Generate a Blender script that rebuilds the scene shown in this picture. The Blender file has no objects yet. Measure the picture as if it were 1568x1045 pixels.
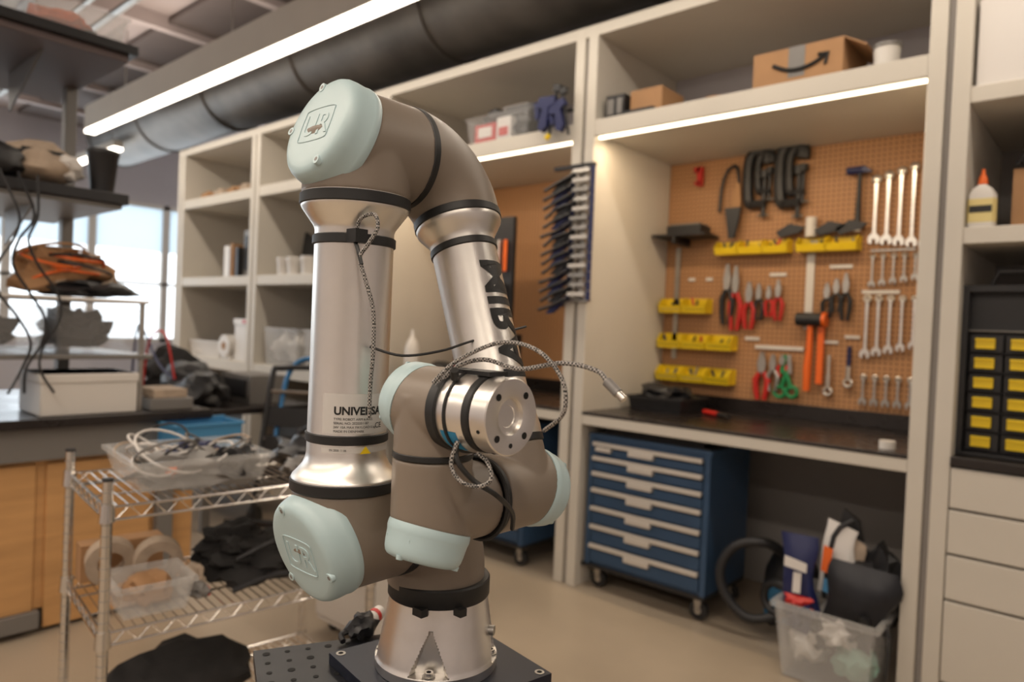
import bpy, math, random
from mathutils import Vector, Matrix, noise
random.seed(7)
V=Vector
# ------------------------------------------------------------------ materials
MATS={}
def mat(name,col,rough=.5,metal=0.0,noise_amt=0.0,noise_scale=8,emit=0,alpha=1,bump=0,bscale=60,coat=0,stretch=None,spec=None,aniso=0):
    if name in MATS: return MATS[name]
    m=bpy.data.materials.new(name); m.use_nodes=True; nt=m.node_tree; N=nt.nodes; L=nt.links
    b=N['Principled BSDF']
    b.inputs['Base Color'].default_value=(*col,1); b.inputs['Roughness'].default_value=rough; b.inputs['Metallic'].default_value=metal
    if spec is not None: b.inputs['Specular IOR Level'].default_value=spec
    if coat: b.inputs['Coat Weight'].default_value=coat
    if emit:
        b.inputs['Emission Color'].default_value=(*col,1); b.inputs['Emission Strength'].default_value=emit
    if alpha<1: b.inputs['Alpha'].default_value=alpha
    tc=N.new('ShaderNodeTexCoord')
    vec=tc.outputs['Object']
    if stretch:
        mp=N.new('ShaderNodeMapping'); mp.inputs['Scale'].default_value=stretch; L.new(vec,mp.inputs[0]); vec=mp.outputs[0]
    if noise_amt:
        n=N.new('ShaderNodeTexNoise'); n.inputs['Scale'].default_value=noise_scale; n.inputs['Detail'].default_value=5
        L.new(vec,n.inputs['Vector'])
        r=N.new('ShaderNodeMapRange'); r.inputs['From Min'].default_value=.3; r.inputs['From Max'].default_value=.7
        r.inputs['To Min'].default_value=1-noise_amt; r.inputs['To Max'].default_value=1+noise_amt; L.new(n.outputs['Fac'],r.inputs['Value'])
        mx=N.new('ShaderNodeMix'); mx.data_type='RGBA'; mx.blend_type='MULTIPLY'; mx.inputs[0].default_value=1
        mx.inputs[6].default_value=(*col,1); L.new(r.outputs[0],mx.inputs[7]); L.new(mx.outputs[2],b.inputs['Base Color'])
        if metal<.9:
            r2=N.new('ShaderNodeMapRange'); r2.inputs['To Min'].default_value=max(0,rough-.08); r2.inputs['To Max'].default_value=min(1,rough+.08)
            L.new(n.outputs['Fac'],r2.inputs['Value']); L.new(r2.outputs[0],b.inputs['Roughness'])
    if bump:
        n2=N.new('ShaderNodeTexNoise'); n2.inputs['Scale'].default_value=bscale; n2.inputs['Detail'].default_value=3; L.new(vec,n2.inputs['Vector'])
        bp=N.new('ShaderNodeBump'); bp.inputs['Strength'].default_value=bump; bp.inputs['Distance'].default_value=.002
        L.new(n2.outputs['Fac'],bp.inputs['Height']); L.new(bp.outputs[0],b.inputs['Normal'])
    MATS[name]=m; return m
def peg_mat():
    m=mat('pegboard_brown',(.36,.19,.09),.6)
    nt=m.node_tree;N=nt.nodes;L=nt.links;b=N['Principled BSDF']
    g=N.new('ShaderNodeNewGeometry'); sc=N.new('ShaderNodeVectorMath');sc.operation='MULTIPLY';sc.inputs[1].default_value=(39,0,39);L.new(g.outputs['Position'],sc.inputs[0])
    fr=N.new('ShaderNodeVectorMath');fr.operation='FRACTION';L.new(sc.outputs[0],fr.inputs[0])
    ab=N.new('ShaderNodeVectorMath');ab.operation='ABSOLUTE';L.new(fr.outputs[0],ab.inputs[0])
    sb2=N.new('ShaderNodeVectorMath');sb2.operation='SUBTRACT';sb2.inputs[1].default_value=(.5,0,.5);L.new(ab.outputs[0],sb2.inputs[0])
    ln=N.new('ShaderNodeVectorMath');ln.operation='LENGTH';L.new(sb2.outputs[0],ln.inputs[0])
    lt=N.new('ShaderNodeMath');lt.operation='LESS_THAN';lt.inputs[1].default_value=.17;L.new(ln.outputs['Value'],lt.inputs[0])
    mx=N.new('ShaderNodeMix');mx.data_type='RGBA';mx.inputs[6].default_value=(.42,.215,.095,1);mx.inputs[7].default_value=(.05,.02,.01,1)
    L.new(lt.outputs[0],mx.inputs[0]);L.new(mx.outputs[2],b.inputs['Base Color']); return m
def braid_mat():
    m=mat('braided_cable',(.3,.3,.3),.6)
    nt=m.node_tree;N=nt.nodes;L=nt.links;b=N['Principled BSDF']
    tc=N.new('ShaderNodeTexCoord');c=N.new('ShaderNodeTexChecker');c.inputs['Scale'].default_value=560
    c.inputs['Color1'].default_value=(.42,.39,.36,1);c.inputs['Color2'].default_value=(.02,.02,.02,1)
    L.new(tc.outputs['Object'],c.inputs['Vector']);L.new(c.outputs['Color'],b.inputs['Base Color']);return m
def shade_mat():
    m=bpy.data.materials.new('roller_shade');m.use_nodes=True;nt=m.node_tree;N=nt.nodes;L=nt.links
    b=N['Principled BSDF'];b.inputs['Base Color'].default_value=(.7,.74,.78,1);b.inputs['Roughness'].default_value=.8
    t=N.new('ShaderNodeBsdfTranslucent');t.inputs[0].default_value=(.80,.87,.92,1);mx=N.new('ShaderNodeMixShader');mx.inputs[0].default_value=.75
    L.new(b.outputs[0],mx.inputs[1]);L.new(t.outputs[0],mx.inputs[2]);L.new(mx.outputs[0],N['Material Output'].inputs['Surface']);return m
GREY=mat('robot_taupe_paint',(.215,.175,.138),.42,0,.03,20)
CAP=mat('robot_cap_blue',(.44,.575,.60),.40,0,.02,20)
ALU=mat('brushed_aluminium',(.87,.84,.79),.34,1,.03,25)
ALU2=mat('turned_aluminium',(.84,.81,.77),.33,1,.03,40)
RUB=mat('black_rubber',(.012,.012,.012),.5)
BLK=mat('black_plastic',(.016,.016,.018),.45,0,.1,15)
BLKM=mat('anodised_black',(.016,.017,.022),.38,.3,.15,30)
NAVYM=mat('anodised_navy',(.014,.018,.034),.35,.4)
HOLE=mat('hole_dark',(.004,.004,.004),.8)
WHITE=mat('unit_paint',(.61,.57,.50),.5,0,.03,3)
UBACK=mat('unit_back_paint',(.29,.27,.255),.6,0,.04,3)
LILAC=mat('wall_paint',(.54,.52,.55),.7,0,.03,2)
BTOP=mat('bench_top_black',(.018,.014,.013),.28,0,.1,5)
PEG=peg_mat(); BRAID=braid_mat()
BLUE=mat('cabinet_blue',(.035,.080,.16),.4,.1,.06,6)
STEEL=mat('steel_bright',(.74,.71,.66),.30,1,.08,30)
PULL=mat('drawer_pull_silver',(.64,.60,.55),.42,.35)
STEELD=mat('steel_dull',(.45,.43,.40),.4,1,.1,20)
CHROME=mat('chrome_wire',(.72,.69,.65),.22,1)
YEL=mat('yellow_plastic',(.84,.60,.015),.4)
RED=mat('red_plastic',(.52,.02,.015),.4)
GRN=mat('green_plastic',(.01,.22,.07),.4)
ORG=mat('orange_plastic',(.80,.14,.015),.4)
NAVY=mat('navy_plastic',(.012,.018,.085),.4)
CLEAR=mat('clear_plastic',(.75,.75,.74),.2,0,alpha=.27)
CLEAR2=mat('clear_acrylic',(.7,.7,.7),.15,0,alpha=.12)
CARD=mat('cardboard',(.38,.21,.10),.8,0,.08,8)
TAN=mat('tan_fabric',(.42,.33,.25),.9,0,.2,15)
PAPER=mat('white_paper',(.72,.69,.66),.7)
WHT=mat('white_plastic',(.68,.65,.61),.4)
WOOD=mat('maple_wood',(.56,.31,.125),.45,0,.12,3,stretch=(1,1,8))
GRYM=mat('grey_metal_paint',(.20,.19,.18),.45,.2)
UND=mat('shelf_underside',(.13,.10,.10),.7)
CONC=mat('floor_concrete',(.39,.32,.24),.36,0,.12,1.6,bump=.1,bscale=12)
CEIL=mat('ceiling_paint',(.58,.50,.48),.8,0,.08,2)
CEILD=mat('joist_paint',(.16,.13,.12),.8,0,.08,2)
DUCT=mat('galvanised_duct',(.17,.155,.14),.5,.7,.35,2.5)
LED=mat('led_diffuser',(1,.90,.76),.5,emit=7)
LEDU=mat('led_undershelf',(1,.84,.60),.5,emit=6)
BLACKC=mat('black_fabric',(.015,.014,.014),.9,0,.4,20)
SKYB=mat('crate_blue',(.06,.25,.48),.45)
LBLUE=mat('sticker_blue',(.02,.26,.50),.4)
LABEL=mat('sticker_white',(.66,.64,.61),.4,.3)
INK=mat('black_ink',(.01,.01,.01),.5)
SHADE=shade_mat()
AMBER=mat('glue_label',(.72,.60,.26),.5)
MINT=mat('mint_foam',(.3,.5,.42),.8)
FBLUE=mat('frame_blue',(.04,.18,.40),.3,.4)
# ------------------------------------------------------------------ builder
def ortho(n):
    n=n.normalized(); a=V((0,0,1)) if abs(n.z)<.9 else V((1,0,0))
    u=a.cross(n).normalized(); return u,n.cross(u)
class B:
    def __init__(s): s.v=[];s.f=[];s.m=[];s.mats=[];s.T=Matrix.Identity(4)
    def mi(s,m):
        if m not in s.mats: s.mats.append(m)
        return s.mats.index(m)
    def add(s,vs,fs,m):
        o=len(s.v); s.v+=[s.T@V(p) for p in vs]; i=s.mi(m)
        for f in fs: s.f.append([o+k for k in f]); s.m.append(i)
    def box(s,x0,x1,y0,y1,z0,z1,m):
        vs=[(x,y,z) for x in(x0,x1) for y in(y0,y1) for z in(z0,z1)]
        s.add(vs,[(0,1,3,2),(4,6,7,5),(0,4,5,1),(2,3,7,6),(0,2,6,4),(1,5,7,3)],m)
    def loft(s,rings,m,c0=True,c1=True,closed=False):
        n=len(rings[0]); vs=[p for r in rings for p in r]; fs=[]
        R=len(rings)
        for i in range(R if closed else R-1):
            a=i*n;b=((i+1)%R)*n
            for j in range(n): k=(j+1)%n; fs.append((a+j,a+k,b+k,b+j))
        if c0 and not closed: fs.append(tuple(range(n-1,-1,-1)))
        if c1 and not closed: fs.append(tuple((R-1)*n+j for j in range(n)))
        s.add(vs,fs,m)
    def ring(s,c,n,r,seg=32,u=None):
        if u is None: u,w=ortho(n)
        else: w=n.normalized().cross(u)
        return [V(c)+u*(r*math.cos(2*math.pi*k/seg))+w*(r*math.sin(2*math.pi*k/seg)) for k in range(seg)]
    def cyl(s,p0,p1,r,m,r1=None,seg=24,caps=True):
        p0=V(p0);p1=V(p1);n=p1-p0
        s.loft([s.ring(p0,n,r,seg),s.ring(p1,n,r if r1 is None else r1,seg)],m,caps,caps)
    def rev(s,o,ax,prof,m,seg=64,caps=True):
        o=V(o);ax=V(ax).normalized()
        s.loft([s.ring(o+ax*h,ax,max(r,1e-4),seg) for h,r in prof],m,caps,caps)
    def tube(s,pts,r,m,seg=8,smooth=0,closed=False):
        P=[V(p) for p in pts]
        if smooth:
            Q=[];n=len(P)
            for i in range(n if closed else n-1):
                if closed: a,b,c,d=P[i-1],P[i],P[(i+1)%n],P[(i+2)%n]
                else: a,b,c,d=P[max(i-1,0)],P[i],P[i+1],P[min(i+2,n-1)]
                for k in range(smooth):
                    t=k/smooth
                    Q.append(.5*((2*b)+(c-a)*t+(2*a-5*b+4*c-d)*t*t+(3*b-a-3*c+d)*t**3))
            if not closed: Q.append(P[-1])
            P=Q
        n=len(P);rings=[];u=None
        for i in range(n):
            if closed: t=P[(i+1)%n]-P[i-1]
            else: t=P[min(i+1,n-1)]-P[max(i-1,0)]
            if t.length<1e-9: t=V((0,0,1))
            t.normalize()
            if u is None: u,_=ortho(t)
            else:
                u=u-t*u.dot(t)
                u=u.normalized() if u.length>1e-6 else ortho(t)[0]
            w=t.cross(u); rr=r[i] if isinstance(r,list) else r
            rings.append([P[i]+u*(rr*math.cos(2*math.pi*k/seg))+w*(rr*math.sin(2*math.pi*k/seg)) for k in range(seg)])
        s.loft(rings,m,True,True,closed)
    def prism(s,pts,o,ux,uy,th,m):
        o=V(o);ux=V(ux);uy=V(uy);n=ux.cross(uy).normalized()
        s.loft([[o+ux*a+uy*b for a,b in pts],[o+ux*a+uy*b+n*th for a,b in pts]],m)
    def torus(s,c,n,R,r,m,seg=28,ms=8,a0=0,a1=360):
        c=V(c);n=V(n).normalized();u,w=ortho(n)
        full=abs(a1-a0)>=360
        k=seg if full else seg+1
        s.tube([c+u*(R*math.cos(math.radians(a0+(a1-a0)*i/seg)))+w*(R*math.sin(math.radians(a0+(a1-a0)*i/seg))) for i in range(k)],r,m,ms,closed=full)
    def bin(s,x0,x1,y0,y1,z0,z1,m,tp=.02,w=.004,lip=.012):
        def rc(d,z): return [V((x0+d,y0+d,z)),V((x1-d,y0+d,z)),V((x1-d,y1-d,z)),V((x0+d,y1-d,z))]
        s.loft([rc(tp,z0),rc(0,z1-lip),rc(-lip*.7,z1-lip),rc(-lip*.7,z1),rc(w,z1),rc(tp+w,z0+w)],m)
    def blob(s,c,sz,m,seed=0,amp=.25,sub=3,fq=2.2,flat=True):
        import bmesh
        bm=bmesh.new(); bmesh.ops.create_icosphere(bm,subdivisions=sub,radius=1)
        vs=[]
        for v in bm.verts:
            d=1+amp*noise.noise(v.co*fq+V((seed*3.1,seed*1.7,0)))+amp*.4*noise.noise(v.co*fq*2.5+V((seed,0,seed)))
            p=v.co*d
            if flat and p.z<-.75: p.z=-.75
            vs.append((c[0]+p.x*sz[0],c[1]+p.y*sz[1],c[2]+p.z*sz[2]))
        fs=[[v.index for v in f.verts] for f in bm.faces]; bm.free(); s.add(vs,fs,m)
    def done(s,name,parent=None,bevel=0,sharp=38,remesh=0,smooth_it=0,recentre=True):
        me=bpy.data.meshes.new(name)
        off=V((0,0,0))
        if parent is None and recentre and s.v:
            lo=V([min(p[i] for p in s.v) for i in range(3)]);hi=V([max(p[i] for p in s.v) for i in range(3)])
            off=V(((lo.x+hi.x)/2,(lo.y+hi.y)/2,lo.z))
        me.from_pydata([p-off for p in s.v],[],s.f)
        for m in s.mats: me.materials.append(m)
        me.polygons.foreach_set('material_index',s.m); 
        me.polygons.foreach_set('use_smooth',[True]*len(s.f)); me.update()
        import bmesh
        bm=bmesh.new();bm.from_mesh(me);bmesh.ops.recalc_face_normals(bm,faces=bm.faces);bm.to_mesh(me);bm.free()
        if not remesh: me.set_sharp_from_angle(angle=math.radians(sharp))
        o=bpy.data.objects.new(name,me); bpy.context.collection.objects.link(o); o.location=off
        if parent: o.parent=parent
        if bevel:
            md=o.modifiers.new('bevel','BEVEL');md.width=bevel;md.segments=2;md.limit_method='ANGLE';md.angle_limit=math.radians(40)
        if remesh:
            md=o.modifiers.new('remesh','REMESH');md.mode='VOXEL';md.voxel_size=remesh;md.use_smooth_shade=True
            md=o.modifiers.new('sm','SMOOTH');md.iterations=smooth_it;md.factor=.6
        return o
def text_geo(b,txt,size,fn,m,depth=0,align='LEFT',bold=0):
    cu=bpy.data.curves.new('t','FONT');cu.body=txt;cu.size=size;cu.extrude=depth;cu.align_x=align;cu.offset=bold
    cu.resolution_u=4
    o=bpy.data.objects.new('t',cu);bpy.context.collection.objects.link(o)
    dg=bpy.context.evaluated_depsgraph_get();dg.update();me=o.evaluated_get(dg).to_mesh()
    import bmesh
    bm=bmesh.new();bm.from_mesh(me);bmesh.ops.triangulate(bm,faces=bm.faces)
    if size>.03 and depth==0: bmesh.ops.subdivide_edges(bm,edges=[e for e in bm.edges if e.calc_length()>.006],cuts=3,use_grid_fill=True);bmesh.ops.triangulate(bm,faces=bm.faces)
    bm.verts.index_update()
    vs=[fn(v.co.x,v.co.y,v.co.z) for v in bm.verts];fs=[[v.index for v in p.verts] for p in bm.faces]
    bm.free();o.evaluated_get(dg).to_mesh_clear()
    b.add(vs,fs,m); bpy.data.objects.remove(o);bpy.data.curves.remove(cu)
# ------------------------------------------------------------------ camera
H=1.337; f=1102.0; roll=math.atan(.043); p=math.atan(19.5/f); yaw=math.radians(41.4)
F0=V((-math.sin(yaw),math.cos(yaw),0));R0=V((math.cos(yaw),math.sin(yaw),0));U0=V((0,0,1))
Fw=F0*math.cos(p)-U0*math.sin(p);U1=U0*math.cos(p)+F0*math.sin(p)
Rr=R0*math.cos(roll)+U1*math.sin(roll);Uu=U1*math.cos(roll)-R0*math.sin(roll)
cd=bpy.data.cameras.new('camera');cam=bpy.data.objects.new('camera',cd);bpy.context.collection.objects.link(cam)
Mx=Matrix((Rr,Uu,-Fw)).transposed().to_4x4();Mx.translation=V((0,0,H));cam.matrix_world=Mx
cd.sensor_width=36;cd.lens=36*f/1600;cd.clip_start=.02
cd.dof.use_dof=True;cd.dof.focus_distance=.74;cd.dof.aperture_fstop=4.5
bpy.context.scene.camera=cam
try:
    bpy.context.scene.view_settings.view_transform='Standard'
except Exception: pass
# ------------------------------------------------------------------ room
def simple(name,x0,x1,y0,y1,z0,z1,m,**k):
    b=B();b.box(x0,x1,y0,y1,z0,z1,m);return b.done(name,**k)
simple('floor',-11,3,-4,7,-.1,0,CONC)
simple('ceiling',-11,3,-4,7,3.9,4,CEIL)
simple('wall_back',-7.2,3.1,3.95,4.05,0,3.9,LILAC)
simple('wall_back_return',-7.2,-7.1,4.05,7,0,3.9,LILAC)
simple('wall_back_far',-11,-7.2,7,7.1,0,3.9,LILAC)
simple('wall_right',3,3.1,-4,3.95,0,3.9,LILAC)
simple('wall_front',-11,3,-4.1,-4,0,3.9,LILAC)
b=B();b.box(-11.1,-11,-4,7,0,.9,LILAC);b.box(-11.1,-11,-4,7,2.95,3.9,LILAC)
ys=[-2.5,-1.5,-.5,.5,1.5,2.5,3.5,4.5,5.5]
b.box(-11.1,-11,-4,-2.5,.9,2.95,LILAC);b.box(-11.1,-11,5.5,7,.9,2.95,LILAC);b.done('wall_left')
for i in range(8):
    b=B();y0,y1=ys[i],ys[i+1]
    for yy in(y0,y1-.05): b.box(-11.08,-11.0,yy-.0,yy+.05,.9,2.95,WHT)
    b.box(-11.08,-11,y0,y1,.9,.96,WHT);b.box(-11.08,-11,y0,y1,2.89,2.95,WHT);b.box(-11.08,-11,y0,y1,1.75,1.79,WHT)
    b.box(-11.02,-11.01,y0+.05,y1-.05,2.25,2.9,SHADE)
    b.done('window_%d'%(i+1))
b=B()
for x in [-10,-8.8,-7.6,-6.4,-5.2,-4,-2.8,-1.6,-.4,.8,2]:
    b.box(x-.04,x+.04,-4,3.94,3.78,3.9,CEIL)
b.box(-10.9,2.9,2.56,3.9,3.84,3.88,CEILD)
b.done('ceiling_joists')
b=B()
b.cyl((-9.5,3.25,3.46),(2.9,3.25,3.46),.34,DUCT,seg=40)
for x in [-9.4,-8,-6.5,-5,-3.5,-2,-.5,1]: b.torus((x,3.25,3.46),(1,0,0),.345,.012,DUCT,seg=40)
for x in [-8.7,-4.2,.2]: b.box(x-.02,x+.02,2.88,2.90,3.4,3.9,STEELD);b.box(x-.02,x+.02,3.60,3.62,3.4,3.9,STEELD)
b.done('air_duct')
b=B()
b.cyl((-10.5,1.4,3.60),(2.9,1.4,3.60),.12,DUCT)
for x in [-9,-7,-5,-3,-1,1]: b.box(x-.015,x+.015,1.39,1.41,3.6,3.9,STEELD)
b.done('air_duct')
b=B()
for y,z,r in [(.9,3.5,.025),(.75,3.5,.02),(.2,3.6,.04),(-.4,3.55,.03),(2.0,3.62,.03),(1.8,3.62,.02)]:
    b.cyl((-10.5,y,z),(2.9,y,z),r,STEELD,seg=10)
for x in [-9.3,-6.9,-4.5,-2.1,.3]: b.box(x-.02,x+.02,-.5,2.1,3.64,3.68,STEELD);b.box(x-.01,x+.01,.8,.82,3.5,3.75,STEELD)
for x in [-9.2,-8.2,-5.8]: b.box(x-.4,x+.4,.3,1.1,3.60,3.64,WHT)
b.done('ceiling_conduits')
def fixture(x0,x1,y,yy=.06):
    b=B()
    b.box(x0,x1,y-yy,y+yy,3.13,3.36,WHITE)
    b.box(x0,x1,y-yy+.005,y+yy-.005,3.10,3.13,LED)
    x=x0+.9
    while x<x1: b.cyl((x,y,3.36),(x,y,3.9),.006,STEELD,seg=6); x+=2
    b.done('linear_ceiling_light')
fixture(-7.9,2.5,2.46,.05);fixture(-8,2.5,-.6);fixture(-8,2.5,-2.6)
for y in(2.9,5.2):
    b=B();b.box(-10.6,-8.4,y-.05,y+.05,3.13,3.2,WHITE);b.box(-10.6,-8.4,y-.045,y+.045,3.10,3.13,LED)
    for x in(-10.2,-8.6): b.cyl((x,y,3.2),(x,y,3.9),.006,STEELD,seg=6)
    b.done('linear_ceiling_light')
# ------------------------------------------------------------------ shelving unit
Yf=3.0;Yk=3.83
b=B()
def post(x,w=.14):
    b.box(x-w/2,x-.012,Yf,Yk,0,2.93,WHITE);b.box(x+.012,x+w/2,Yf,Yk,0,2.93,WHITE);b.box(x-.012,x+.012,Yf+.02,Yk,0,2.92,UBACK)
PX=[-7.02,-5.6,-3.9,-2.21,-.555,1.15]
for x in PX: post(x)
b.box(-7.09,1.22,Yf+.001,Yk,2.87,2.93,WHITE)
b.box(-7.09,1.22,Yk,Yk+.03,0,2.42,UBACK);b.box(-7.09,1.22,Yk,Yk+.03,2.42,2.9,LILAC)
for i in range(5):
    x0,x1=PX[i]+.07,PX[i+1]-.07
    if i<4:
        b.box(x0,x1,Yf+.012,Yk,2.36,2.42,WHITE);b.box(x0,x1,Yf+.004,Yf+.03,2.35,2.435,WHITE)
    if i<2:
        b.box(x0,x1,Yf+.004,Yk,1.61,1.69,WHITE);b.box(x0,x1,Yf+.004,Yk,.86,.95,WHITE)
    elif i<4:
        b.box(x0,x1,Yf+.002,Yf+.03,.855,.91,WHITE)
        b.box(x0,x1,Yf+.03,Yk,.87,.905,WHITE);b.box(x0,x1,Yf,Yk,.905,.922,BTOP)
        b.box(x0,x1,Yk-.03,Yk,.922,1.0,BTOP)
        b.box(x0+.01,x1-.01,Yf+.03,Yf+.05,2.341,2.36,LEDU)
x0,x1=-.485,1.08
b.box(x0,x1,Yf+.004,Yk,2.225,2.285,WHITE);b.box(x0,x1,Yf+.004,Yk,1.715,1.775,WHITE)
b.box(x0,x1,Yf-.01,Yk,.905,.94,BTOP)
zz=[.11,.414,.582,.748,.903]
b.box(x0,x1,Yf+.03,Yk,0,.9,UBACK)
for i in range(4):
    b.box(x0+.004,.3,Yf-.005,Yf+.03,zz[i]+.005,zz[i+1]-.005,WHITE);b.box(.308,x1-.004,Yf-.005,Yf+.03,zz[i]+.005,zz[i+1]-.005,WHITE)
b.done('storage_shelving_unit',bevel=.003)
simple('pegboard',-2.135,-.63,3.80,3.829,1.001,2.358,PEG)
simple('pegboard',-3.83,-2.285,3.80,3.829,1.001,2.358,PEG)
# ------------------------------------------------------------------ pegboard tools
yp=3.795
def wrench(b,x,zt,zb,w=.012,m=STEEL):
    L=zt-zb
    b.prism([(-w*.40,0),(w*.40,0),(w*.32,-L*.5),(w*.40,-L),(-w*.40,-L),(-w*.32,-L*.5)],(x,yp-.012,zt),(1,0,0),(0,0,1),.007,m)
    b.torus((x,yp-.014,zt),(0,1,0),w*.78,w*.40,m,seg=14,ms=6)
    h=w*1.35
    b.prism([(-h*.5,.0),(-h*1.0,-h*.7),(-h*.9,-h*1.7),(-h*.35,-h*1.9),(-h*.3,-h*1.0),(h*.3,-h*1.0),(h*.35,-h*1.9),(h*.9,-h*1.7),(h*1.0,-h*.7),(h*.5,0)],(x,yp-.012,zb+h*.4),(1,0,0),(0,0,1),.010,m)
b=B()
for i in range(6): wrench(b,-.985+i*.055,2.15+.014*i,1.87-.008*i,.020-.0005*i)
for i in range(6): wrench(b,-.985+i*.047,1.77,1.64+.008*i,.012,STEELD)
for i in range(6): wrench(b,-1.0+i*.052,1.56,1.30+.012*i,.018-.001*i)
for i in range(5): wrench(b,-1.0+i*.052,1.17,1.06,.014,STEELD)
for x in(-.985,-.93,-.875,-.82,-.765): b.box(x-.003,x+.003,yp-.012,yp,2.155,2.165,STEELD)
b.box(-1.03,-.86,yp-.006,yp,1.585,1.603,WHT);b.box(-1.0,-.80,yp-.006,yp,1.795,1.803,STEELD)
b.done('wrench_set')
def bins(b,x0,x1,z,n,h=.085,d=.10,y=yp):
    w=(x1-x0)/n
    for i in range(n):
        a=x0+i*w+.004;c=a+w-.008
        for xx in(a,c-.004):
            b.prism([(0,0),(d*.85,0),(d,h*.5),(d*.55,h),(0,h)],(xx,y,z),(0,-1,0),(0,0,1),.004,YEL)
        b.box(a,c,y-d*.86,y,z,z+.004,YEL);b.box(a,c,y-.004,y,z,z+h,YEL)
        b.add([(a,y-d*.85,z),(c,y-d*.85,z),(c,y-d,z+h*.5),(a,y-d,z+h*.5),(a,y-d*.82,z),(c,y-d*.82,z),(c,y-d*.97,z+h*.5),(a,y-d*.97,z+h*.5)],[(0,1,2,3),(4,7,6,5),(3,2,6,7),(0,4,5,1),(0,3,7,4),(1,5,6,2)],YEL)
        b.box(a+.01,c-.01,y-d*.93,y-.01,z+.02,z+h*.42,random.choice([BLK,BLK,STEELD,TAN]))
        for k in range(3):
            cx=a+.02+random.random()*(c-a-.04)
            b.cyl((cx,y-.03-random.random()*.03,z+.02),(cx+.03*random.uniform(-1,1),y-.04,z+h*random.uniform(.7,1.05)),.007,random.choice([BLK,STEELD,RED,NAVY,BLK,BLK]),seg=8)
b=B();bins(b,-2.12,-1.82,1.47,2);bins(b,-2.12,-1.66,1.265,3);bins(b,-2.12,-1.66,1.075,3)
bins(b,-1.79,-1.38,1.80,3,.075,.09);bins(b,-1.34,-1.04,1.80,2,.075,.09);b.done('yellow_parts_bins')
b=B();b.box(-1.305,-1.265,yp-.008,yp,1.4,1.795,WHT);b.box(-2.07,-2.04,yp-.004,yp,1.2,1.86,STEELD);b.done('pegboard_rails')
b=B()
for x0_,x1_,z_ in((-1.98,-1.94,1.66),(-1.62,-1.54,1.33),(-1.87,-1.83,1.66),(-1.50,-1.41,1.68),(-1.19,-1.08,1.715)): b.box(x0_,x1_,yp-.004,yp,z_,z_+.018,WHT)
b.done('pegboard_labels')
b=B();b.box(-2.13,-1.80,3.6,3.795,1.90,1.915,BLK);b.box(-2.05,-1.84,3.63,3.76,1.915,1.965,BLK);b.box(-2.04,-1.85,3.64,3.75,1.965,1.975,GRYM);b.box(-2.0,-1.98,3.6,3.79,1.86,1.90,BLK);b.done('tool_case_on_shelf',bevel=.004)
def cclamp(b,x,z,s,m=BLK):
    y=yp-.03
    b.tube([(x+.045*s,y,z+.085*s),(x+.045*s,y,z+.14*s),(x-.01*s,y,z+.155*s),(x-.045*s,y,z+.11*s),(x-.05*s,y,z),(x-.04*s,y,z-.10*s),(x-.02*s,y,z-.12*s)],.028*s,m,8,4)
    b.cyl((x+.04*s,y,z-.19*s),(x+.04*s,y,z+.03*s),.012*s,m,seg=8);b.cyl((x+.04*s,y,z+.01*s),(x+.04*s,y,z+.05*s),.026*s,m,seg=10)
    b.cyl((x-.03*s,y,z-.12*s),(x+.05*s,y,z-.12*s),.022*s,m,seg=8)
    b.cyl((x+.04*s-.03,y,z-.18*s),(x+.04*s+.03,y,z-.18*s),.006,STEELD,seg=6)
b=B();cclamp(b,-1.585,2.20,1.05);cclamp(b,-1.545,2.23,.75);cclamp(b,-1.405,2.20,1.15);cclamp(b,-1.37,2.22,.85);b.done('c_clamps')
b=B()
b.tube([(-1.80,yp-.02,2.05),(-1.79,yp-.02,2.20),(-1.75,yp-.02,2.29),(-1.70,yp-.02,2.27),(-1.685,yp-.02,2.0)],.009,BLK,8,4)
b.prism([(0,0),(.06,-.01),(.07,.10),(.06,.2),(.035,.22),(.02,.12)],(-1.735,yp-.035,1.99),(1,0,0),(0,0,1),.014,CARD)
b.prism([(0,0),(.09,0),(.08,-.08),(.06,-.17),(.03,-.17)],(-1.75,yp-.04,2.06),(1,0,0),(0,0,1),.022,BLK);b.done('hand_saw')
def hammer(b,x,zt,zb,hm,hd,w=.11):
    b.tube([(x,yp-.03,zt),(x,yp-.03,(zt+zb)/2),(x,yp-.03,zb)],[.010,.011,.015],hd,10)
    b.cyl((x-w/2,yp-.03,zt),(x+w*.2,yp-.03,zt),.02,hm,seg=16)
    b.prism([(0,-.015),(0,.015),(w*.35,-.012),(w*.33,-.02)],(x+w*.15,yp-.04,zt),(1,0,0),(0,0,1),.02,hm)
b=B();hammer(b,-1.06,2.20,1.93,NAVY,BLK,.12);b.cyl((-1.06,yp-.03,1.895),(-1.06,yp-.03,1.93),.02,WHT,seg=12);b.done('claw_hammer')
b=B();b.cyl((-1.33,yp-.04,1.45),(-1.20,yp-.04,1.45),.035,BLK,seg=20);b.tube([(-1.26,yp-.04,1.44),(-1.26,yp-.04,1.3),(-1.265,yp-.04,1.2),(-1.265,yp-.04,1.08)],[.014,.016,.02,.017],ORG,10);b.cyl((-1.20,yp-.04,1.45),(-1.18,yp-.04,1.45),.037,ORG,seg=20);b.box(-1.225,-1.195,yp-.03,yp-.01,1.12,1.42,ORG);b.done('rubber_mallet')
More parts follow.
